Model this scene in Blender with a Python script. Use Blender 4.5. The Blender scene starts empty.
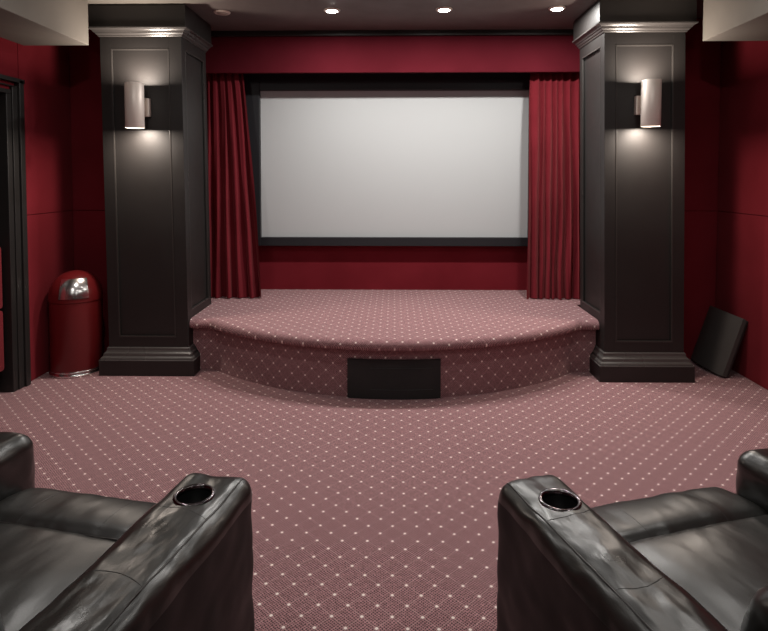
import bpy, bmesh, math, random
from mathutils import Vector, Matrix, noise
from mathutils.bvhtree import BVHTree
random.seed(7)
scene = bpy.context.scene
C = scene.collection
PI = math.pi
R = math.radians

# ------------------------------------------------------------------ camera, world, exposure
CAM_H = 1.45
cd = bpy.data.cameras.new('camera')
cam = bpy.data.objects.new('camera', cd)
C.objects.link(cam)
cd.sensor_fit = 'HORIZONTAL'; cd.sensor_width = 36.0
cd.lens = 585 / 768 * 36.0
cd.shift_x = 0.0; cd.shift_y = -0.1510
cd.clip_start = 0.05
cam.location = (0, 0, CAM_H)
cam.rotation_euler = (R(90 - 2.3), 0, R(0.98))
scene.camera = cam

w = bpy.data.worlds.new('world'); scene.world = w
w.use_nodes = True
w.node_tree.nodes['Background'].inputs[0].default_value = (0.02, 0.02, 0.02, 1)
w.node_tree.nodes['Background'].inputs[1].default_value = 1.0
scene.view_settings.view_transform = 'Standard'
scene.view_settings.look = 'None'
scene.view_settings.gamma = 1.0
scene.view_settings.use_curve_mapping = False
scene.view_settings.exposure = -0.92

CEIL = 2.67
WL, WR = -2.56, 2.53          # side walls
BACK = -3.2                   # wall behind the seats
STAGE_W, ROOM_W, SCONCE_W = 38.0, 13.5, 17.0
WARM = (1.0, 0.965, 0.92)

# ------------------------------------------------------------------ helpers
def link(name, me, mat=None, parent=None, smooth=None):
    o = bpy.data.objects.new(name, me)
    C.objects.link(o)
    if mat:
        for m in (mat if isinstance(mat, (list, tuple)) else [mat]):
            me.materials.append(m)
    if parent: o.parent = parent
    if smooth is not None:
        me.polygons.foreach_set('use_smooth', [True] * len(me.polygons))
        me.set_sharp_from_angle(angle=R(smooth))
    return o

def obj(name, bm, mat=None, parent=None, smooth=None):
    bmesh.ops.recalc_face_normals(bm, faces=bm.faces)
    me = bpy.data.meshes.new(name)
    bm.to_mesh(me); bm.free()
    return link(name, me, mat, parent, smooth)

def tag(o, label=None, cat=None, group=None, kind=None):
    if label: o['label'] = label
    if cat: o['category'] = cat
    if group: o['group'] = group
    if kind: o['kind'] = kind
    return o

def empty(name, loc, rz=0.0):
    o = bpy.data.objects.new(name, None)
    o.empty_display_size = 0.1
    C.objects.link(o); o.location = loc; o.rotation_euler = (0, 0, rz)
    return o

def box(bm, x0, x1, y0, y1, z0, z1, bev=0.0):
    r = bmesh.ops.create_cube(bm, size=1)
    vs = r['verts']
    for v in vs:
        v.co = Vector(((x0 + x1) / 2 + v.co.x * (x1 - x0), (y0 + y1) / 2 + v.co.y * (y1 - y0),
                       (z0 + z1) / 2 + v.co.z * (z1 - z0)))
    if bev > 0:
        es = list({e for v in vs for e in v.link_edges})
        bmesh.ops.bevel(bm, geom=es, offset=bev, segments=2, profile=0.6, affect='EDGES')
    return bm

def NB(): return bmesh.new()

def prism(bm, pts, z0, z1):
    a = [bm.verts.new((x, y, z0)) for x, y in pts]
    b = [bm.verts.new((x, y, z1)) for x, y in pts]
    n = len(pts)
    bm.faces.new(a); bm.faces.new(b)
    for i in range(n):
        bm.faces.new((a[i], a[(i + 1) % n], b[(i + 1) % n], b[i]))
    return bm

def lathe(bm, prof, n=48, cx=0, cy=0, cz=0, close=False):
    rings = []
    for r, z in prof:
        if r < 1e-6:
            rings.append([bm.verts.new((cx, cy, cz + z))])
        else:
            rings.append([bm.verts.new((cx + r * math.cos(2 * PI * i / n), cy + r * math.sin(2 * PI * i / n), cz + z)) for i in range(n)])
    pairs = list(zip(rings, rings[1:]))
    if close: pairs.append((rings[-1], rings[0]))
    for a, b in pairs:
        for i in range(n):
            j = (i + 1) % n
            if len(a) == 1 and len(b) == 1: continue
            if len(a) == 1: bm.faces.new((a[0], b[i], b[j]))
            elif len(b) == 1: bm.faces.new((a[i], a[j], b[0]))
            else: bm.faces.new((a[i], a[j], b[j], b[i]))
    return bm

def sweep_rect(bm, x0, x1, y0, y1, prof):
    """Moulding profile [(outward, z)] carried round the front and both sides (back stays flat)."""
    loops = []
    for d, z in prof:
        loops.append([bm.verts.new(p) for p in ((x0 - d, y1, z), (x0 - d, y0 - d, z), (x1 + d, y0 - d, z), (x1 + d, y1, z))])
    for a, b in zip(loops, loops[1:]):
        for i in range(4):
            j = (i + 1) % 4
            bm.faces.new((a[i], a[j], b[j], b[i]))
    bm.faces.new(loops[0]); bm.faces.new(loops[-1])
    return bm

def tube(bm, pts, r, n=8, closed=False):
    pts = [Vector(p) for p in pts]
    rings = []
    m = len(pts)
    up = Vector((0, 0, 1))
    for i, p in enumerate(pts):
        if closed: t = pts[(i + 1) % m] - pts[i - 1]
        else: t = pts[min(i + 1, m - 1)] - pts[max(i - 1, 0)]
        if t.length < 1e-9: t = Vector((0, 1, 0))
        t.normalize()
        a = t.cross(up)
        if a.length < 1e-3: a = t.cross(Vector((1, 0, 0)))
        a.normalize(); b = t.cross(a)
        rings.append([bm.verts.new(p + (a * math.cos(2 * PI * k / n) + b * math.sin(2 * PI * k / n)) * r) for k in range(n)])
    prs = list(zip(rings, rings[1:]))
    if closed: prs.append((rings[-1], rings[0]))
    for a, b in prs:
        for k in range(n):
            l = (k + 1) % n
            bm.faces.new((a[k], a[l], b[l], b[k]))
    if not closed:
        bm.faces.new(rings[0]); bm.faces.new(rings[-1])
    return bm

def frame_bead(bm, plane, u0, u1, z0, z1, d0, d1, wd):
    """raised rectangular bead; plane 'y' (u=x, depth=y) or 'x' (u=y, depth=x)"""
    def bx(a0, a1, b0, b1):
        if plane == 'y': box(bm, a0, a1, min(d0, d1), max(d0, d1), b0, b1, .0015)
        else: box(bm, min(d0, d1), max(d0, d1), a0, a1, b0, b1, .0015)
    bx(u0, u1, z0, z0 + wd); bx(u0, u1, z1 - wd, z1)
    bx(u0, u0 + wd, z0 + wd, z1 - wd); bx(u1 - wd, u1, z0 + wd, z1 - wd)

# ------------------------------------------------------------------ materials
def mat(name, col, rough=0.5, metal=0.0, **kw):
    m = bpy.data.materials.new(name); m.use_nodes = True
    b = m.node_tree.nodes['Principled BSDF']
    b.inputs['Base Color'].default_value = (*col, 1)
    b.inputs['Roughness'].default_value = rough
    b.inputs['Metallic'].default_value = metal
    for k, v in kw.items():
        b.inputs[k.replace('_', ' ')].default_value = v
    return m

class N:
    def __init__(s, m): s.t = m.node_tree; s.b = s.t.nodes['Principled BSDF']
    def n(s, ty, **kw):
        x = s.t.nodes.new(ty)
        for k, v in kw.items(): setattr(x, k, v)
        return x
    def l(s, a, b): s.t.links.new(a, b)
    def math(s, op, a, b=None, clamp=False):
        x = s.n('ShaderNodeMath', operation=op, use_clamp=clamp)
        for i, v in enumerate((a, b)):
            if v is None: continue
            if isinstance(v, (int, float)): x.inputs[i].default_value = v
            else: s.l(v, x.inputs[i])
        return x.outputs[0]
    def mix(s, f, a, b):
        x = s.n('ShaderNodeMix', data_type='RGBA')
        for i, v in ((0, f), (6, a), (7, b)):
            if isinstance(v, (int, float)): x.inputs[i].default_value = v
            elif isinstance(v, tuple): x.inputs[i].default_value = (*v, 1)
            else: s.l(v, x.inputs[i])
        return x.outputs[2]
    def noise(s, scale, detail=3, vec=None, rough=.5, stretch=None):
        tc = s.n('ShaderNodeTexCoord')
        x = s.n('ShaderNodeTexNoise'); x.inputs['Scale'].default_value = scale
        x.inputs['Detail'].default_value = detail; x.inputs['Roughness'].default_value = rough
        src = tc.outputs['Object'] if vec is None else vec
        if stretch:
            mp = s.n('ShaderNodeMapping'); mp.inputs['Scale'].default_value = stretch
            s.l(src, mp.inputs[0]); src = mp.outputs[0]
        s.l(src, x.inputs['Vector'])
        return x.outputs[0]
    def ramp(s, v, a, b, lo=0.0, hi=1.0):
        x = s.n('ShaderNodeMapRange', clamp=True)
        s.l(v, x.inputs[0]); x.inputs[1].default_value = a; x.inputs[2].default_value = b
        x.inputs[3].default_value = lo; x.inputs[4].default_value = hi
        return x.outputs[0]
    def bump(s, h, strength=.2, dist=.01, prev=None):
        x = s.n('ShaderNodeBump'); x.inputs['Strength'].default_value = strength
        x.inputs['Distance'].default_value = dist
        s.l(h, x.inputs['Height'])
        if prev is not None: s.l(prev, x.inputs['Normal'])
        s.l(x.outputs[0], s.b.inputs['Normal'])
        return x.outputs[0]

def carpet_mat():
    m = mat('carpet_rose', (.2, .1, .1), .95)
    g = N(m)
    uv = g.n('ShaderNodeUVMap', uv_map='UVMap')
    sp = g.n('ShaderNodeSeparateXYZ'); g.l(uv.outputs[0], sp.inputs[0])
    x = g.math('MULTIPLY', g.math('SUBTRACT', sp.outputs[0], .045), 10.0)
    y = g.math('MULTIPLY', g.math('SUBTRACT', sp.outputs[1], .019), 10.0)
    u = g.math('ADD', x, y); v = g.math('SUBTRACT', x, y)
    def near(q, k=1.0):
        q = g.math('MULTIPLY', q, k) if k != 1.0 else q
        return g.math('ABSOLUTE', g.math('SUBTRACT', q, g.math('ROUND', q)))
    du, dv = near(u), near(v)
    # woven ground: dark openings between rose crossing yarns
    jit = g.math('MULTIPLY', g.math('SUBTRACT', g.noise(45, 3, uv.outputs[0], .7), .5), .16)
    wu, wv = near(g.math('ADD', u, jit), 8.0), near(g.math('SUBTRACT', v, jit), 8.0)
    hole = g.math('MULTIPLY', g.ramp(wu, .05, .27), g.ramp(wv, .05, .27))
    nz = g.noise(150, 3, uv.outputs[0], .75)
    big = g.noise(1.3, 3, uv.outputs[0])
    yarn = g.mix(g.ramp(nz, .36, .64), (.32, .145, .158), (.84, .46, .48))
    base = g.mix(g.math('MULTIPLY', hole, .95), yarn, (.034, .020, .021))
    base = g.mix(g.ramp(big, .35, .7, 0, .12), base, (.36, .22, .22))
    base = g.mix(g.ramp(g.noise(75, 4, uv.outputs[0], .85), .42, .60, 0, .48), base, (.09, .042, .046))
    line = g.math('MAXIMUM', g.ramp(du, .016, .050, 1, 0), g.ramp(dv, .016, .050, 1, 0))
    base = g.mix(g.math('MULTIPLY', line, .36), base, (.58, .37, .36))
    dot = g.ramp(g.math('MAXIMUM', du, dv), .055, .088, 1, 0)
    base = g.mix(dot, base, (.98, .84, .79))
    g.l(base, g.b.inputs['Base Color'])
    h = g.math('ADD', g.math('MULTIPLY', hole, -1.0), g.math('MULTIPLY', nz, .7))
    g.bump(h, .35, .003)
    g.b.inputs['Sheen Weight'].default_value = .15
    g.b.inputs['Specular IOR Level'].default_value = .1
    return m

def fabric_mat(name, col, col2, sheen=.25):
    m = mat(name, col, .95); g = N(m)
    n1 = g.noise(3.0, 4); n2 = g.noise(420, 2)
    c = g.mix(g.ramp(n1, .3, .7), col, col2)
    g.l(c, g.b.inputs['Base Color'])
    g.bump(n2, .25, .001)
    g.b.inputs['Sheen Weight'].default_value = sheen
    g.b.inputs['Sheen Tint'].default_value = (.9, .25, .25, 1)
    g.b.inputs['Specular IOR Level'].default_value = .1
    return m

def paint_mat(name, col, rough, bump=.05, scale=60):
    m = mat(name, col, rough); g = N(m)
    n1 = g.noise(scale, 3); n2 = g.noise(3, 3)
    g.l(g.mix(g.ramp(n2, .3, .7, 0, .35), col, tuple(c * .7 for c in col)), g.b.inputs['Base Color'])
    g.l(g.ramp(n2, .3, .7, rough * .85, min(1, rough * 1.15)), g.b.inputs['Roughness'])
    g.bump(n1, bump, .002)
    return m

def leather_mat(name, col, rough, wr=.5):
    m = mat(name, col, rough); g = N(m)
    grain = g.noise(230, 3)
    v = g.n('ShaderNodeTexVoronoi'); v.inputs['Scale'].default_value = 320
    tc = g.n('ShaderNodeTexCoord'); g.l(tc.outputs['Object'], v.inputs['Vector'])
    wv = g.noise(9, 2, stretch=(1.6, .7, 1), rough=.55)
    wr2 = g.noise(18, 2, stretch=(1, .45, 1))
    p = g.bump(wv, wr * (.5 if wr < .3 else .85), .02)
    p = g.bump(wr2, wr * .28, .006, p)
    p = g.bump(g.math('ADD', grain, v.outputs[0]), .10, .0012, p)
    n2 = g.noise(5, 3)
    g.l(g.ramp(n2, .3, .7, rough * .85, rough * 1.25), g.b.inputs['Roughness'])
    g.l(g.mix(g.ramp(n2, .35, .65), col, tuple(c * .72 for c in col)), g.b.inputs['Base Color'])
    g.b.inputs['Specular IOR Level'].default_value = .6 if wr > .21 else .35
    g.b.inputs['Coat Weight'].default_value = .25 if wr > .21 else 0
    g.b.inputs['Coat Roughness'].default_value = .30
    return m

def emit_mat(name, col, s):
    m = mat(name, (0.8, 0.8, 0.8), .5)
    b = m.node_tree.nodes['Principled BSDF']
    b.inputs['Emission Color'].default_value = (*col, 1); b.inputs['Emission Strength'].default_value = s
    return m

M = dict(
    carpet=carpet_mat(),
    wall=fabric_mat('wall_fabric_red', (.178, .014, .022), (.140, .010, .016), .10),
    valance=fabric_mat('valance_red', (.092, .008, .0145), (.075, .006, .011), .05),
    curtain=fabric_mat('velvet_red', (.165, .015, .023), (.13, .011, .017), .25),
    black=paint_mat('black_satin_paint', (.0165, .0145, .0138), .48, .04, 90),
    moulding=paint_mat('black_gloss_moulding_lit', (.085, .080, .077), .28, .03, 40),  # column black lightened: highlights on the base ledges put into the colour
    darkceil=paint_mat('dark_brown_ceiling', (.13, .108, .102), .6, .08, 30),
    cream=paint_mat('cream_ceiling', (.155, .140, .122), .85, .08, 30),
    screen=mat('projection_screen', (.49, .505, .51), .85),
    bead=paint_mat('black_panel_bead_lit', (.040, .037, .035), .30, .03, 40),  # same black raised in tone to paint in the light the bead catches
    capital=paint_mat('black_capital_lit', (.050, .046, .044), .30, .03, 40),  # same black, paler, so the capital's highlights sit in its colour
    matte=mat('matte_black', (.012, .012, .014), .75),
    frame=mat('screen_frame_black', (.012, .012, .015), .5),
    grille=paint_mat('speaker_cloth', (.018, .017, .017), .85, .25, 500),
    foam=paint_mat('charcoal_cloth', (.060, .054, .051), .7, .3, 420),
    nickel=mat('brushed_nickel', (.74, .66, .60), .48, .2),
    chrome=mat('chrome', (.85, .82, .81), .20, 1.0),
    canred=mat('red_enamel', (.155, .011, .013), .33),
    leather=leather_mat('black_leather', (.013, .013, .0115), .30, .62),
    leathers=leather_mat('black_leather_seat', (.016, .0155, .014), .36, .22),
    leatherd=leather_mat('black_leather_shaded', (.012, .0095, .009), .50, .20),  # darker, duller copy of the leather; shade of the unlit arm side painted in
    thread=mat('piping_leather', (.020, .017, .016), .45),
    cup=mat('cup_well_black', (.006, .006, .006), .35),
    smoke=mat('smoked_chrome', (.16, .14, .15), .18, 1.0),
    trimw=mat('downlight_trim', (.75, .68, .60), .45),
    lamp=emit_mat('lamp_lens', (1, .97, .92), 45),
    lampoff=mat('lamp_lens_unlit', (.45, .40, .34), .4),
    bulb=emit_mat('sconce_bulb', (1, .92, .82), 6),
    plastic=mat('dark_plastic', (.02, .02, .02), .4),
    brass=mat('tarnished_brass', (.45, .36, .22), .35, 1.0),
)

def uv_all(o, fn):
    me = o.data
    L = me.uv_layers.new(name='UVMap')
    for p in me.polygons:
        for li in p.loop_indices:
            co = me.vertices[me.loops[li].vertex_index].co
            L.data[li].uv = fn(co, p)

# ------------------------------------------------------------------ room shell
bm = NB(); box(bm, WL - .12, WR + .12, BACK - .12, 5.5, -.08, 0)
o = tag(obj('floor', bm, M['carpet']), kind='structure'); uv_all(o, lambda c, p: (c.x, c.y))

def ceil_pts():                                    # dark panel above the stage, its front edge a shallow arc
    a = [(-2.16, 4.19), (-1.47, 4.19)]
    for i in range(1, 24):
        x = -1.47 + 2.94 * i / 24
        a.append((x, 4.19 - .26 * (1 - (x / 1.47) ** 2)))
    return a + [(1.47, 4.19), (2.12, 4.13)]
arc = ceil_pts()
bm = NB(); prism(bm, [(WL - .12, BACK - .12), (WR + .12, BACK - .12), (WR + .12, 4.13)] + arc[::-1] + [(WL - .12, 4.19)], CEIL, CEIL + .1)
tag(obj('ceiling', bm, M['cream']), kind='structure')
bm = NB(); prism(bm, arc + [(WR + .12, 4.13), (WR + .12, 5.5), (WL - .12, 5.5), (WL - .12, 4.19)], CEIL + .001, CEIL + .1)
tag(obj('ceiling_stage', bm, M['darkceil']), kind='structure')

G = .002     # half of the gap between fabric panels
def panels_x(bm, xw, sgn, cells):                  # panels on a side wall; sgn = into the room
    for y0, y1, z0, z1 in cells:
        a, b = xw - sgn * .016, xw
        box(bm, min(a, b), max(a, b), y0 + G, y1 - G, z0 + G, z1 - G, .004)
def panels_y(bm, yw, cells):
    for x0, x1, z0, z1 in cells:
        box(bm, x0 + G, x1 - G, yw, yw + .016, z0 + G, z1 - G, .004)
SEAM = 1.176
# left wall with a door opening y 2.92..3.86, z 0..2.0
D0, D1, DZ = 2.92, 3.83, 2.0
bm = NB()
for y0, y1, z0, z1 in ((BACK, D0, 0, CEIL), (D1, 4.8, 0, CEIL), (D0, D1, DZ, CEIL)):
    box(bm, WL - .13, WL - .012, y0, y1, z0, z1)
panels_x(bm, WL, 1, [(D1, 4.61, .0, SEAM), (3.974, 4.61, SEAM, CEIL), (D1, 3.974, SEAM, DZ), (D0, 3.974, DZ, CEIL)])
yy = D0
while yy > BACK + .1:
    y0 = max(BACK, yy - 1.22)
    panels_x(bm, WL, 1, [(y0, yy, 0, SEAM), (y0, yy, SEAM, CEIL)]); yy = y0
tag(obj('wall_left', bm, M['wall']), kind='structure')
bm = NB()
box(bm, WR + .012, WR + .13, BACK, 4.8, 0, CEIL)
yy = 4.61
first = True
while yy > BACK + .1:
    y0 = max(BACK, yy - (1.22 if not first else 1.30)); first = False
    panels_x(bm, WR, -1, [(y0, yy, 0, SEAM), (y0, yy, SEAM, CEIL)]); yy = y0
tag(obj('wall_right', bm, M['wall']), kind='structure')
bm = NB(); box(bm, WL - .13, WR + .13, BACK - .13, BACK, 0, CEIL)
tag(obj('wall_back', bm, M['wall']), kind='structure')

NY = 5.37                                          # wall behind the screen
bm = NB()
prism(bm, [(WL - .13, 4.626), (-2.19, 4.626), (-2.19, 4.77), (-1.66, 4.77), (-1.66, NY), (1.66, NY), (1.66, 4.692),
           (2.15, 4.692), (2.15, 4.626), (WR + .13, 4.626), (WR + .13, NY + .13), (WL - .13, NY + .13)], 0, CEIL)
panels_y(bm, 4.61, [(WL, -2.19, 0, SEAM), (WL, -2.19, SEAM, CEIL), (2.15, WR, 0, SEAM), (2.15, WR, SEAM, CEIL)])
tag(obj('wall_front', bm, M['wall']), kind='structure')

# fabric valance across the opening
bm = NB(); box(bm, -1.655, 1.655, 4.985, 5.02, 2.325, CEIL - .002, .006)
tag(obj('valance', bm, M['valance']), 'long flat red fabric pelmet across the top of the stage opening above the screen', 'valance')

bm = NB(); box(bm, -1.655, 1.655, 4.95, 4.984, 2.628, CEIL + .003, .003)
tag(obj('trim_1', bm, M['black']), kind='structure')

# door in left wall
dr = empty('door_1', (WL, (D0 + D1) / 2, 0)); dr['kind'] = 'structure'
ym = (D0 + D1) / 2
def ob(name, bm, m, parent, off, smooth=None):      # geometry given in world space, stored relative to the parent's base
    bmesh.ops.translate(bm, verts=bm.verts, vec=-Vector(off))
    return obj(name, bm, m, parent, smooth)
doff = (WL, ym, 0)
bm = NB(); box(bm, WL - .12, WL - .08, D0 + .02, D1 - .02, .01, DZ - .02, .003)
leaf = ob('door_leaf', bm, M['black'], dr, doff)
for z0, z1 in ((.16, .565), (.575, .99)):
    bm = NB(); box(bm, WL - .08, WL - .02, D0 + .10, D1 - .035, z0, z1, .022)
    ob('padded_panel', bm, M['curtain'], dr, doff, 40)
bm = NB(); tube(bm, [(WL - .08, 3.80, 1.86), (WL - .05, 3.80, 1.87), (WL - .03, 3.80, 1.885), (WL - .025, 3.80, 1.91)], .006)
ob('coat_hook', bm, M['brass'], dr, doff, 40)
bm = NB()                                           # fluted casing: steps round the opening
for k, (a, b, d) in enumerate(((-.005, .045, .012), (.045, .10, .020), (.10, .15, .034))):
    for s in (0, 1):
        y0, y1 = (D1 + a, D1 + b) if s else (D0 - b, D0 - a)
        box(bm, WL - .10 if k == 0 else WL, WL + d, y0, y1, 0, DZ + a, .005)
    box(bm, WL - .10 if k == 0 else WL, WL + d, D0 - b, D1 + b, DZ + a + .0, DZ + b * .55 + .0, .005)
ob('door_casing', bm, M['black'], dr, doff)

# ceiling beams
def beam(name, x0, x1, y1, lab):
    bm = NB(); box(bm, x0, x1, BACK, y1, 2.35, CEIL - .001, .006)
    tag(obj(name, bm, M['cream']), lab, 'beam', 'cream beams along the side walls')
beam('ceiling_beam', WL + .001, -2.105, 4.04, 'cream boxed ceiling beam above the left wall and the red bin')
beam('ceiling_beam', 2.06, WR - .001, 3.985, 'cream boxed ceiling beam above the right wall and the leaning speaker')

# ------------------------------------------------------------------ stage
SH = .40
CYc, RAD = 3.76 + 1.885, 1.885
def front_curve():
    pts = []
    xm = 1.31
    for i in range(6): pts.append((-1.50 + i * (1.50 - xm) / 6, 4.30))
    n = 60
    for i in range(n + 1):
        a = -math.asin(xm / RAD) + 2 * math.asin(xm / RAD) * i / n
        pts.append((RAD * math.sin(a), min(4.30, CYc - RAD * math.cos(a))))
    for i in range(1, 7): pts.append((xm + i * (1.49 - xm) / 6, 4.30))
    return pts
fc = front_curve()
nor = []
for i in range(len(fc)):
    a = Vector(fc[max(i - 1, 0)]); b = Vector(fc[min(i + 1, len(fc) - 1)])
    t = (b - a).normalized(); nor.append(Vector((t.y, -t.x)))
for _ in range(2):
    nor = [(nor[max(i - 1, 0)] + nor[i] * 2 + nor[min(i + 1, len(nor) - 1)]).normalized() for i in range(len(nor))]
nor[0] = nor[-1] = Vector((0, -1))
prof = [(0, .0), (0, .125), (0, .17), (0, .21), (0, .325), (.035, .327), (.056, .331), (.068, .341), (.073, .356), (.070, .372), (.061, .386), (.046, .395), (.026, .400), (0, .400)]
st = empty('stage', (0, 4.6, 0))
tag(st, 'low curved stage covered in dotted rose carpet between the two black columns', 'stage')
bm = NB(); uvl = bm.loops.layers.uv.new('UVMap')
s = [0]
for i in range(1, len(fc)): s.append(s[-1] + (Vector(fc[i]) - Vector(fc[i - 1])).length)
mid = s[len(s) // 2]
pl = [0]
for i in range(1, len(prof)): pl.append(pl[-1] + (Vector(prof[i]) - Vector(prof[i - 1])).length)
grid = []
def lim(z): return 1.449 if z < .15 else (1.476 if z < .2 else 2)
for i, (p, nn) in enumerate(zip(fc, nor)):
    grid.append([(bm.verts.new((max(-lim(z), min(lim(z), p[0] + nn.x * d)), p[1] + nn.y * d, z)), (s[i] - mid, z) if k <= 4 else None) for k, (d, z) in enumerate(prof)])
def addf(vs, uvs):
    f = bm.faces.new(vs)
    for l, u in zip(f.loops, uvs): l[uvl].uv = u
for i in range(len(grid) - 1):
    for k in range(len(prof) - 1):
        q = [(i, k), (i + 1, k), (i + 1, k + 1), (i, k + 1)]
        vs = [grid[a][b][0] for a, b in q]
        if k < 4: uvs = [(s[a] - mid + .05, prof[b][1]) for a, b in q]
        else: uvs = [(grid[a][b][0].co.x - .01, grid[a][b][0].co.y - max(0, .400 - prof[b][1]) * .75 + .022) for a, b in q]
        addf(vs, uvs)
back = [bm.verts.new((p[0], NY - .001, SH)) for p in fc]
for i in range(len(grid) - 1):
    vs = [grid[i][-1][0], grid[i + 1][-1][0], back[i + 1], back[i]]
    addf(vs, [(v.co.x - .01, v.co.y + .022) for v in vs])
for sx, x0, x1 in ((-1, -1.655, fc[0][0]), (1, fc[-1][0], 1.655)):   # strips beside the columns
    vs = [bm.verts.new(c) for c in ((x0, 4.765, SH), (x1, 4.765, SH), (x1, NY - .001, SH), (x0, NY - .001, SH))]
    addf(vs, [(v.co.x - .01, v.co.y + .022) for v in vs])
ob('stage_carpet', bm, M['carpet'], st, (0, 4.6, 0), 50)
bm = NB()
prism(bm, [(p[0], p[1] + .012) for p in fc if -1.43 < p[0] < 1.41] + [(1.41, NY - .002), (-1.43, NY - .002)], 0, SH - .004)
ob('stage_core', bm, M['matte'], st, (0, 4.6, 0))

# speaker panel let into the riser
bm = NB()
n = 12
def riser_y(x, off): return CYc - math.sqrt((RAD + off) ** 2 - x * x)
xs = [-.304 + .608 * i / n for i in range(n + 1)]
prism(bm, [(x, riser_y(x, .022)) for x in xs] + [(x, riser_y(x, .001)) for x in xs[::-1]], .004, .258)
bmesh.ops.translate(bm, verts=bm.verts, vec=(0, -3.74, 0))
su = obj('center_speaker', bm, M['grille'], None, 30); su.location = (0, 3.74, 0)
tag(su, 'wide black cloth-covered speaker grille set low in the middle of the stage riser', 'speaker')
for zc in (.064, .205):
    bm = NB(); tube(bm, [(x, riser_y(x, .023) - 3.74, zc) for x in xs[3:-1]], .0012, 6)
    obj('grille_seam', bm, M['plastic'], su)

# ------------------------------------------------------------------ columns
def column(x0, x1, yf, lab, inner, lean, yb=4.757):
    def ob(name, bm, m, parent, off, smooth=None):
        for v in bm.verts: v.co.x -= lean * v.co.z
        return globals()['ob'](name, bm, m, parent, off, smooth)
    cx = (x0 + x1) / 2
    root = empty('column', (cx, (yf + yb) / 2, 0))
    off = (cx, (yf + yb) / 2, 0)
    tag(root, lab, 'column', 'black panelled columns beside the stage')
    TOP = CEIL - .002
    rc = .016
    bm = NB(); box(bm, x0 + rc, x1 - rc, yf + rc, yb, .0, 2.60)
    ob('shaft', bm, M['black'], root, off)
    # stiles and rails standing proud of the recessed field
    px0, px1, pz0, pz1 = x0 + .076, x1 - .090, .27, 2.365
    if inner < 0: px0, px1 = x0 + .078, x1 - .080
    bm = NB()
    box(bm, x0, px0, yf, yf + .05, .15, 2.56, .0015); box(bm, px1, x1, yf, yf + .05, .15, 2.56, .0015)
    box(bm, px0, px1, yf, yf + .05, .15, pz0); box(bm, px0, px1, yf, yf + .05, pz1, 2.56)
    ob('front_frame', bm, M['black'], root, off)
    bm = NB(); frame_bead(bm, 'y', px0, px1, pz0, pz1, yf - .002, yf + .012, .010)
    ob('front_bead', bm, M['bead'], root, off)
    for side in (-1, 1):
        xe = x0 if side < 0 else x1
        a, b = (xe, xe + .03) if side < 0 else (xe - .03, xe)
        sy0, sy1 = yf + .05, yb
        if side != inner: sy1 = 4.60
        q0, q1, z0, z1 = yf + .052 + .022, sy1 - .055, .455, 2.37
        bm = NB()
        box(bm, a, b, sy0, q0, .15, 2.56); box(bm, a, b, q1, sy1, .15, 2.56)
        box(bm, a, b, q0, q1, .15, z0); box(bm, a, b, q0, q1, z1, 2.56)
        ob('side_frame', bm, M['black'], root, off)
        bm = NB(); frame_bead(bm, 'x', q0, q1, z0, z1, xe + side * .002, xe - side * .012, .009)
        ob('side_bead', bm, M['bead'], root, off)
    bm = NB()
    sweep_rect(bm, x0, x1, yf, yb, [(.0515, .110), (.052, .114), (.044, .116), (.044, .124), (.040, .131), (.030, .137), (.028, .143),
                                    (.028, .150), (.026, .158), (.016, .166), (.011, .176), (.010, .186), (.010, .192), (.004, .198), (-.004, .200)])
    ob('base_moulding', bm, M['moulding'], root, off)
    bm = NB()
    sweep_rect(bm, x0, x1, yf, yb, [(.052, 0), (.052, .1095), (.050, .112)])
    ob('plinth', bm, M['black'], root, off)
    bm = NB()
    sweep_rect(bm, x0, x1, yf, yb, [(-.004, 2.448), (.006, 2.449), (.010, 2.453), (.010, 2.458), (.018, 2.463), (.024, 2.470), (.026, 2.477), (.033, 2.478),
                                    (.036, 2.484), (.043, 2.491), (.055, 2.496), (.060, 2.499), (.060, 2.508), (.052, 2.511), (.03, 2.512)])
    ob('capital', bm, M['capital'], root, off)
    bm = NB()
    sweep_rect(bm, x0, x1, yf, yb, [(.050, 2.510), (.050, 2.655), (.044, 2.658), (.044, TOP)])
    ob('header_block', bm, M['black'], root, off)
column(-2.088, -1.500, 4.21, 'tall black panelled column left of the screen, beside the red bin', 1, .011)
column(1.500, 2.060, 4.14, 'tall black panelled column right of the screen, beside the leaning speaker', -1, .015, 4.68)

# ------------------------------------------------------------------ screen
sc = empty('projection_screen', (0, 5.3, .80))
tag(sc, 'large blank grey-white projection screen in a black frame on the red wall', 'screen')
bm = NB(); box(bm, -1.36, 1.36, 5.330, 5.350, .83, 2.45)
ob('screen_surface', bm, M['screen'], sc, (0, 5.3, .8))
bm = NB()
FY0, FY1 = 5.285, 5.36
box(bm, -1.36, -1.214, FY0, FY1, .815, 2.50, .004); box(bm, 1.214, 1.36, FY0, FY1, .815, 2.50, .004)
box(bm, -1.214, 1.214, FY0, FY1, 2.222, 2.50, .004); box(bm, -1.214, 1.214, FY0, FY1, .815, .893, .004)
ob('screen_frame', bm, M['frame'], sc, (0, 5.3, .8))

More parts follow.
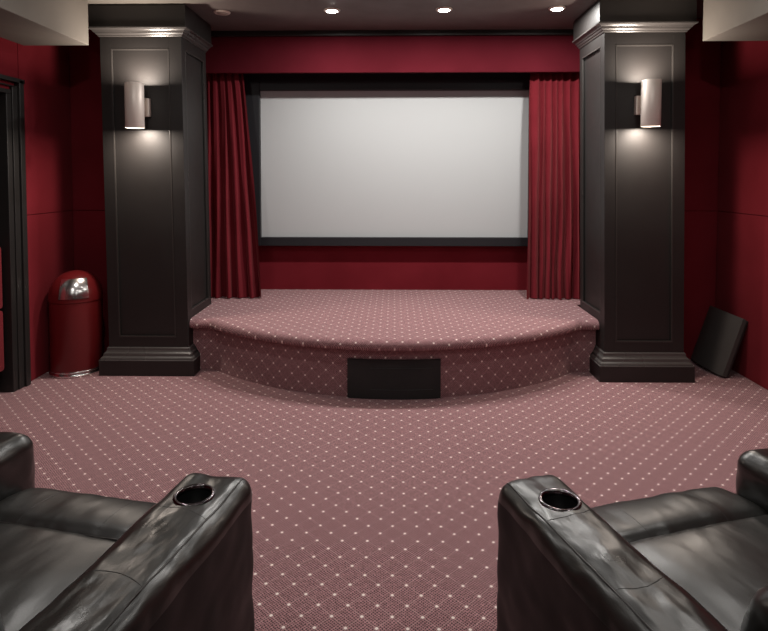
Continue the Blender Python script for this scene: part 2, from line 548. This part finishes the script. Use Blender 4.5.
# ------------------------------------------------------------------ curtains
def curtain(xo_t, xi_t, xo_b, xi_b, lab, seed, folds):
    rnd = random.Random(seed)
    zt, zb = 2.40, .406
    nu, nz = 190, 60
    cx = (xo_b + xi_b) / 2
    root_loc = Vector((cx, 5.10, zb))
    ph = [rnd.uniform(.75, 1.25) for _ in range(folds)]
    tot = sum(ph); cum = [0]
    for p in ph: cum.append(cum[-1] + p / tot)
    amp = [rnd.uniform(.6, 1.15) for _ in range(folds + 1)]
    bm = NB(); rows = []
    for j in range(nz + 1):
        t = j / nz; z = zt + (zb - zt) * t
        row = []
        for i in range(nu + 1):
            u = i / nu
            k = max(kk for kk in range(folds) if cum[kk] <= u + 1e-9)
            lu = (u - cum[k]) / (cum[k + 1] - cum[k])
            wave = math.cos(2 * PI * lu)
            a = amp[k] * (1 - lu) + amp[k + 1] * lu
            # folds shift a little on the way down, and soften
            sh = .35 * noise.noise(Vector((u * 3.1 + seed, t * 1.4, 0)))
            wave = .75 * math.cos(2 * PI * (lu + sh * t)) + .25 * math.cos(4 * PI * lu + 3 * t + seed)
            A = .022 + .024 * t
            y = 5.105 - .130 * t - A * a * wave + .02 * noise.noise(Vector((u * 6, t * 3, seed)))
            xt = xo_t + (xi_t - xo_t) * u; xb = xo_b + (xi_b - xo_b) * u
            e = t ** .8
            x = xt + (xb - xt) * e + .006 * math.sin(4 * PI * lu) * a + .012 * noise.noise(Vector((u * 8, t * 2.5, seed + 9)))
            if t < .04: y += .0
            row.append(bm.verts.new(Vector((x, y, z + (.008 * noise.noise(Vector((u * 9, 0, seed))) if j == nz else 0))) - root_loc))
        rows.append(row)
    for a, b in zip(rows, rows[1:]):
        for i in range(nu): bm.faces.new((a[i], a[i + 1], b[i + 1], b[i]))
    o = obj('stage_curtain', bm, M['curtain'], None, 60); o.location = root_loc
    tag(o, lab, 'curtain', 'red stage curtains')
    return o
curtain(-1.620, -1.320, -1.600, -1.125, 'gathered red velvet stage curtain left of the screen, flaring towards its hem', 3, 5)
curtain(1.640, 1.175, 1.630, 1.130, 'gathered red velvet stage curtain right of the screen, hanging straight down', 12, 8)

# ------------------------------------------------------------------ sconces
def area(name, loc, size, power, col=WARM, rot=(0, 0, 0), parent=None, spread=180):
    L = bpy.data.lights.new(name, 'AREA'); L.shape = 'DISK'; L.size = size; L.energy = power; L.color = col
    L.spread = R(spread)
    o = bpy.data.objects.new(name, L); C.objects.link(o); o.location = loc; o.rotation_euler = rot
    if parent: o.parent = parent
    return o

def sconce(x, yface, lab):
    z0, z1 = 1.787, 2.098
    zc = (z0 + z1) / 2
    y = yface - .125
    root = empty('wall_sconce', (x, y, zc))
    tag(root, lab, 'wall light', 'cylinder sconces on the columns')
    h = (z1 - z0) / 2; ro, ri = .0635, .0600
    bm = NB(); lathe(bm, [(ri, -h), (ro - .001, -h), (ro, -h + .001), (ro, h - .001), (ro - .001, h), (ri, h), (ri, -h)][:-1], 48, close=True)
    obj('cylinder', bm, M['nickel'], root, 50)
    bm = NB(); lathe(bm, [(0, -.03), (ri + .001, -.03), (ri + .001, .03), (0, .03)], 32)
    obj('lamp_holder', bm, M['nickel'], root, 50)
    for s in (-1, 1):
        bm = NB(); lathe(bm, [(0, s * .03), (.022, s * .03), (.052, s * .135), (.054, s * .145), (0, s * .147)], 24)
        obj('bulb', bm, M['bulb'], root, 50)
        area('sconce_lamp', (0, 0, s * .1535), .095, SCONCE_W, (1, .86, .74), (0 if s < 0 else PI, 0, 0), root)
    bm = NB(); box(bm, -.058, .058, .100, .140, -.065, .065, .004)
    obj('back_plate', bm, M['nickel'], root)
    bm = NB(); box(bm, -.016, .016, .055, .102, -.02, .02, .002)
    obj('bracket', bm, M['nickel'], root)
sconce(-1.815, 4.21, 'brushed metal cylinder wall light on the left column, shining up and down')
sconce(1.740, 4.14, 'brushed metal cylinder wall light on the right column, shining up and down')

# ------------------------------------------------------------------ downlights
def downlight(x, y, lab, lit=True, power=STAGE_W, group='recessed ceiling downlights over the stage', spread=180):
    root = empty('downlight', (x, y, CEIL))
    tag(root, lab, 'ceiling light', group)
    bm = NB(); lathe(bm, [(.040, -.001), (.043, -.010), (.054, -.011), (.060, -.006), (.061, .000), (.040, .0)], 40)
    obj('trim_ring', bm, M['trimw'], root, 50)
    bm = NB(); lathe(bm, [(0, -.020), (.018, -.019), (.034, -.014), (.042, -.008), (.042, .0), (0, .0)], 32)
    obj('lens', bm, M['lamp'] if lit else M['lampoff'], root, 50)
    if lit: area('downlight_lamp', (0, 0, -.022), .07, power, WARM, (0, 0, 0), root, spread)
downlight(-.457, 4.348, 'lit round downlight above the stage, leftmost of the three glowing ones')
downlight(.365, 4.336, 'lit round downlight above the stage, middle of the three glowing ones')
downlight(1.184, 4.325, 'lit round downlight above the stage, close to the right column')
downlight(-1.281, 4.387, 'unlit round downlight in the dark ceiling beside the left column', False)
RG = 'added unseen fill downlights over the seats'
for x, y, p in ((-1.45, 2.75, 1.1), (0, 2.75, .2), (1.45, 2.75, 1.1), (-1.45, .9, 1.1), (0, .9, .6), (1.45, .9, 1.1), (-1.0, -1.2, 1.2), (1.0, -1.2, 1.2)):  # unseen lamps added as soft fill for the seating half
    downlight(x, y, 'unseen round downlight added as fill in the cream ceiling over the seats', True, ROOM_W * p, RG)

# ------------------------------------------------------------------ litter bin
def bin_():
    bx, by, r = -2.362, 4.275, .178
    root = empty('litter_bin', (bx, by, 0))
    tag(root, 'round red metal bin with a domed lid and shiny flap beside the left column', 'bin')
    bm = NB(); lathe(bm, [(0, .004), (r - .008, .004), (r - .004, .04), (r, .05), (r, .535), (r - .006, .540), (0, .540)], 64)
    obj('bin_body', bm, M['canred'], root, 40)
    bm = NB(); lathe(bm, [(r - .02, 0), (r + .003, 0), (r + .008, .006), (r + .008, .012), (r + .003, .017), (r + .001, .030), (r + .005, .036), (r + .001, .042), (r - .006, .044), (r - .02, .044)], 64)
    obj('base_ring', bm, M['chrome'], root, 40)
    H0, hz = .548, .192
    rd = r + .004
    pr = [(r - .004, .536), (rd, .540), (rd + .001, .546)] + [(rd * math.cos(a) ** .92 if a < PI / 2 - 1e-6 else 0, H0 + .01 + hz * math.sin(a)) for a in [PI / 2 * i / 22 for i in range(23)]]
    bm = NB(); lathe(bm, pr, 64)
    lid = obj('lid', bm, M['canred'], root, 40)
    # flap: a curved rectangular patch proud of the dome, facing the seats
    bm = NB(); rows = []
    nu, nv = 24, 16
    az0 = R(-66)               # towards the seats
    for j in range(nv + 1):
        el = R(3) + R(46) * j / nv
        half = R(40)
        row = []
        for i in range(nu + 1):
            a = az0 - half + 2 * half * i / nu
            rr = rd * math.cos(el) ** .92 + .006
            # parallel-sided flap
            wdt = math.sin(half) * rd * (.84 - .14 * j / nv)
            xl = -wdt + 2 * wdt * i / nu
            d = math.sqrt(max(rr * rr - xl * xl, 0))
            c, s_ = math.cos(az0), math.sin(az0)
            row.append(bm.verts.new((c * d - s_ * xl, s_ * d + c * xl, H0 + .012 + (hz + .004) * math.sin(el))))
        rows.append(row)
    for a, b in zip(rows, rows[1:]):
        for i in range(nu): bm.faces.new((a[i], a[i + 1], b[i + 1], b[i]))
    bmesh.ops.recalc_face_normals(bm, faces=bm.faces)
    bmesh.ops.solidify(bm, geom=bm.faces[:], thickness=.004)
    obj('push_flap', bm, M['chrome'], root, 40)
bin_()

# ------------------------------------------------------------------ leaning speaker (bowed cloth front)
def lean():
    W, Hh, T = .440, .440, .040
    # local: x = width, y = thickness towards the room (-) , z = up the panel
    root = empty('leaning_speaker', (2.388, 4.395, .002))
    tag(root, 'flat charcoal cloth-covered speaker tilted against the right wall on the carpet', 'speaker')
    n = 24
    def bow(u):
        t = min(u / .42, (1 - u) / .58)
        return .046 * math.sin(PI / 2 * t) ** .8
    pts = [(-W / 2 + W * i / n, -T - bow(i / n)) for i in range(n + 1)]
    bm = NB(); prism(bm, pts + [(W / 2, -.012), (-W / 2, -.012)], 0, Hh)
    es = [e for e in bm.edges if abs(e.verts[0].co.z - e.verts[1].co.z) < 1e-6]
    bmesh.ops.bevel(bm, geom=es, offset=.006, segments=3, affect='EDGES')
    a = obj('cloth_front', bm, M['foam'], None, 35)
    bm = NB(); box(bm, -W / 2 + .006, W / 2 - .006, -.013, .008, .006, Hh - .006, .003)
    b = obj('back_board', bm, M['plastic'], None)
    tilt = math.asin(.140 / Hh)
    for q in (a, b):
        q.parent = root
    root.rotation_euler = (-tilt, 0, R(-90 + 0))
    root.rotation_mode = 'XYZ'
    return root
lean()

# ------------------------------------------------------------------ recliners
def soft_box(x0, x1, y0, y1, z0, z1, r, puff=(0, 0, 0), step=.014, wr=.0, seed=0, taper=None):
    """Rounded cushion: dense shell of a box, corners rounded to r, faces bulged by puff and wrinkled."""
    bm = NB()
    dims = (x1 - x0, y1 - y0, z1 - z0)
    nn = [max(4, int(d / step)) for d in dims]
    cache = {}
    cen = Vector(((x0 + x1) / 2, (y0 + y1) / 2, (z0 + z1) / 2)); hf = Vector(dims) / 2
    def P(i, j, k):
        key = (i, j, k)
        if key in cache: return cache[key]
        q = Vector((-1 + 2 * i / nn[0], -1 + 2 * j / nn[1], -1 + 2 * k / nn[2]))
        p = Vector((q.x * hf.x, q.y * hf.y, q.z * hf.z))
        inner = Vector([max(-(hf[a] - r), min(hf[a] - r, p[a])) for a in range(3)])
        d = p - inner
        if d.length > 1e-9: d.normalize(); p = inner + d * r
        nrm = d if d.length > 0 else q
        ax, ay, az = [1 - min(1, abs(p[a]) / hf[a]) ** 2.5 for a in range(3)]
        p = p + Vector((nrm.x * puff[0] * ay * az, nrm.y * puff[1] * ax * az, nrm.z * puff[2] * ax * ay))
        if wr:
            wpt = cen + p
            s_ = Vector((wpt.x * 14, wpt.y * 6, wpt.z * 9)) + Vector((seed * 7.1, 0, 0))
            a = noise.noise(s_) + .55 * noise.noise(s_ * 2.3) + .9 * (abs(noise.noise(s_ * .8 + Vector((3, 1, 5)))) - .3)
            p = p + nrm * (wr * a)
        v = bm.verts.new(cen + p); cache[key] = v
        return v
    for a in range(3):
        b, c = [q for q in range(3) if q != a]
        for side in (0, nn[a]):
            for i in range(nn[b]):
                for j in range(nn[c]):
                    def mk(u, v_):
                        t = [0, 0, 0]; t[a] = side; t[b] = u; t[c] = v_
                        return P(*t)
                    bm.faces.new((mk(i, j), mk(i + 1, j), mk(i + 1, j + 1), mk(i, j + 1)))
    if taper: taper(bm)
    bmesh.ops.recalc_face_normals(bm, faces=bm.faces)
    return bm

def drape(bm_src, pts, down=True, lift=.0):
    bv = BVHTree.FromBMesh(bm_src)
    out = []
    for x, y in pts:
        h = bv.ray_cast(Vector((x, y, 2)), Vector((0, 0, -1)))
        if h[0] is not None: out.append(h[0] + Vector((0, 0, lift)))
    return out

def lerp_pts(a, b, n=24, bend=0.0):
    A, B = Vector(a), Vector(b)
    nrm = Vector((-(B - A).y, (B - A).x)).normalized()
    return [tuple(A + (B - A) * (i / n) + nrm * bend * math.sin(PI * i / n)) for i in range(n + 1)]

ARM_W = .195
def arm(root, xc, sgn, fwd, ztop, hole, seed, outer_out):
    """sgn = +1 when the outer side is +x. fwd = how far its front end comes forward."""
    x0, x1 = xc - ARM_W / 2, xc + ARM_W / 2
    bm = soft_box(x0, x1, -.86, fwd, .035, ztop, .046, (outer_out, .012, .008), .0125, .0055, seed)
    ocx = xc + sgn * (ARM_W / 2 - .030)
    icx = xc - sgn * (ARM_W / 2 - .022)
    lines = []
    lines.append(drape(bm, lerp_pts((ocx, fwd - .03), (ocx, -.82), 70), lift=.0002))
    for yy, bd in ((fwd - .215, .012), (fwd - .47, .02)):
        lines.append(drape(bm, lerp_pts((icx, yy), (ocx, yy - .015), 16, bd), lift=-.0008))
    me = bpy.data.meshes.new('armrest'); bm.to_mesh(me)
    # crease the leather into the seams
    a = link('armrest', me, M['leather'], root)
    if hole:
        hx, hy = hole
        cb = NB(); lathe(cb, [(0, ztop - .075), (.047, ztop - .075), (.047, ztop + .05), (0, ztop + .05)], 48, hx, hy)
        bmesh.ops.recalc_face_normals(cb, faces=cb.faces)
        cm = bpy.data.meshes.new('cut'); cb.to_mesh(cm); cb.free()
        co = bpy.data.objects.new('cut', cm); C.objects.link(co)
        a.parent = None
        md = a.modifiers.new('cut', 'BOOLEAN'); md.operation = 'DIFFERENCE'; md.solver = 'EXACT'; md.object = co
        bpy.context.view_layer.update()
        dg = bpy.context.evaluated_depsgraph_get()
        nm = bpy.data.meshes.new_from_object(a.evaluated_get(dg))
        a.modifiers.clear(); a.data = nm; nm.name = 'armrest'
        bpy.data.objects.remove(co); bpy.data.meshes.remove(cm)
        a.parent = root
        for i in range(len(nm.materials) - 1, -1, -1): nm.materials.pop(index=i)
        nm.materials.append(M['leather'])
    me = a.data
    me.materials.append(M['leatherd'])
    for p in me.polygons:
        p.use_smooth = True
        if p.normal.x * sgn > .75 and p.center.z < ztop - .05: p.material_index = 1
    me.set_sharp_from_angle(angle=R(55))
    pb = NB()
    for i, l in enumerate(lines):
        if len(l) > 2: tube(pb, l, .0026 if i == 0 else .0016, 6)
    obj('piping', pb, M['thread'], a, 60)
    if hole:
        hx, hy = hole
        zt = ztop + .0075
        cb = NB(); lathe(cb, [(.0435, zt - .012), (.0440, zt - .001), (.047, zt + .002), (.0515, zt + .002), (.0545, zt - .001), (.0550, zt - .010), (.049, zt - .014), (.0435, zt - .012)], 56, hx, hy)
        k = obj('cup_holder', cb, M['smoke'], a, 60)
        cb = NB(); lathe(cb, [(.0442, zt - .004), (.0420, ztop - .066), (.036, ztop - .070), (0, ztop - .070)], 48, hx, hy)
        obj('cup_well', cb, M['cup'], a, 60)
    bm.free()
    return a

def recliner(loc, yaw, lab, inner_side, seed):
    """local x across, y forward, origin below the front outer corner of the arm nearest the aisle.
       inner_side = +1: that arm is the occupant's right arm (x=0 is its outer face, seat towards -x)."""
    root = empty('recliner', loc, yaw)
    tag(root, lab, 'recliner', 'black leather home cinema recliners')
    q = -inner_side                                  # direction from aisle arm to the seat
    global ARM_W
    ARM_W = .216 if inner_side > 0 else .200
    SW = .549 if inner_side > 0 else .583                                        # clear width between arms
    # aisle arm
    out = .020 if inner_side > 0 else .008
    arm(root, q * (ARM_W / 2), -q, 0.055, .597, (q * .113, -.090) if q < 0 else (q * .110, -.110), seed, out)
    far_f, far_z = (.09, .635) if inner_side > 0 else (.0, .602)
    arm(root, q * (ARM_W * 1.5 + SW), q, far_f, far_z, None, seed + 1, .008)
    xs0, xs1 = sorted((q * (ARM_W - .006), q * (ARM_W + SW + .006)))
    # seat cushion
    def lowback(bm_):
        for v in bm_.verts:
            v.co.z -= .03 * max(0, (-.16 - v.co.y)) / .5
    bm = soft_box(xs0, xs1, -.74, -.140, .25, .492 if inner_side > 0 else .485, .020, (0, .004, .034), .016, .0022, seed + 5, lowback)
    obj('seat_cushion', bm, M['leathers'], root, 60)
    # front (footrest) section, curved down over the front
    def roll(bm_):
        for v in bm_.verts:
            t = max(0, v.co.y + .12) / .16
            v.co.z -= .022 * t * t
    bm = soft_box(xs0, xs1, -.170, .060, .10, .507 if inner_side > 0 else .493, .046, (0, .018, .008), .013, .0030, seed + 9, roll)
    f = bm.copy() if False else None
    xa = xs0 + .28 * (xs1 - xs0); xb = xs1 - .28 * (xs1 - xs0)
    l1 = drape(bm, lerp_pts((xa, -.155), (xa, .03), 16), lift=-.0006)
    l2 = drape(bm, lerp_pts((xb, -.155), (xb, .03), 16), lift=-.0006)
    l3 = drape(bm, lerp_pts((xs0 + .02, -.157), (xs1 - .02, -.157), 40), lift=.000)
    ft = obj('footrest', bm, M['leathers'], root, 60)
    pb = NB()
    for l in (l1, l2): tube(pb, l, .0013, 6)
    tube(pb, l3, .0024, 6)
    obj('piping', pb, M['thread'], ft, 60)
    # carcass
    bm = NB(); box(bm, xs0 + .01, xs1 - .01, -.84, -.03, .03, .26, .01)
    obj('base', bm, M['leatherd'], root)
    for fx in (q * .08, q * (ARM_W * 1.5 + SW)):
        for fy in (-.80, -.06):
            bm = NB(); lathe(bm, [(0, 0), (.022, 0), (.026, .045), (0, .045)], 20, fx, fy)
            obj('foot', bm, M['plastic'], root, 50)
    # backrest: lumbar bolster, upper back, head pillow, leaning back
    def lean_back(a0, y_):
        def fn(bm_):
            for v in bm_.verts:
                v.co.y -= (v.co.z - .40) * .28
        return fn
    ln = lean_back(0, 0)
    bx0, bx1 = xs0 + .045, xs1 - .045
    bm = soft_box(bx0 + .02, bx1 - .02, -.94, -.70, .30, 1.02, .05, (0, .01, .01), .03, 0, seed, ln)
    b = obj('backrest', bm, M['leatherd'], root, 60)
    for z0, z1, yf in ((.485, .66, -.475), (.645, .86, -.54), (.85, 1.05, -.53)):
        bm = soft_box(bx0, bx1, -.80, yf, z0, z1, .055, (.0, .022, .010), .018, .004, seed + z0 * 10, ln)
        obj('back_cushion', bm, M['leather'], b, 60)
    return root
recliner((-.402, 1.580, 0), R(-11.5), 'black leather recliner at bottom left, its cup-holder arm facing the middle aisle', 1, 1)
recliner((.297, 1.578, 0), R(17.0), 'black leather recliner at bottom right, its cup-holder arm facing the middle aisle', -1, 21)
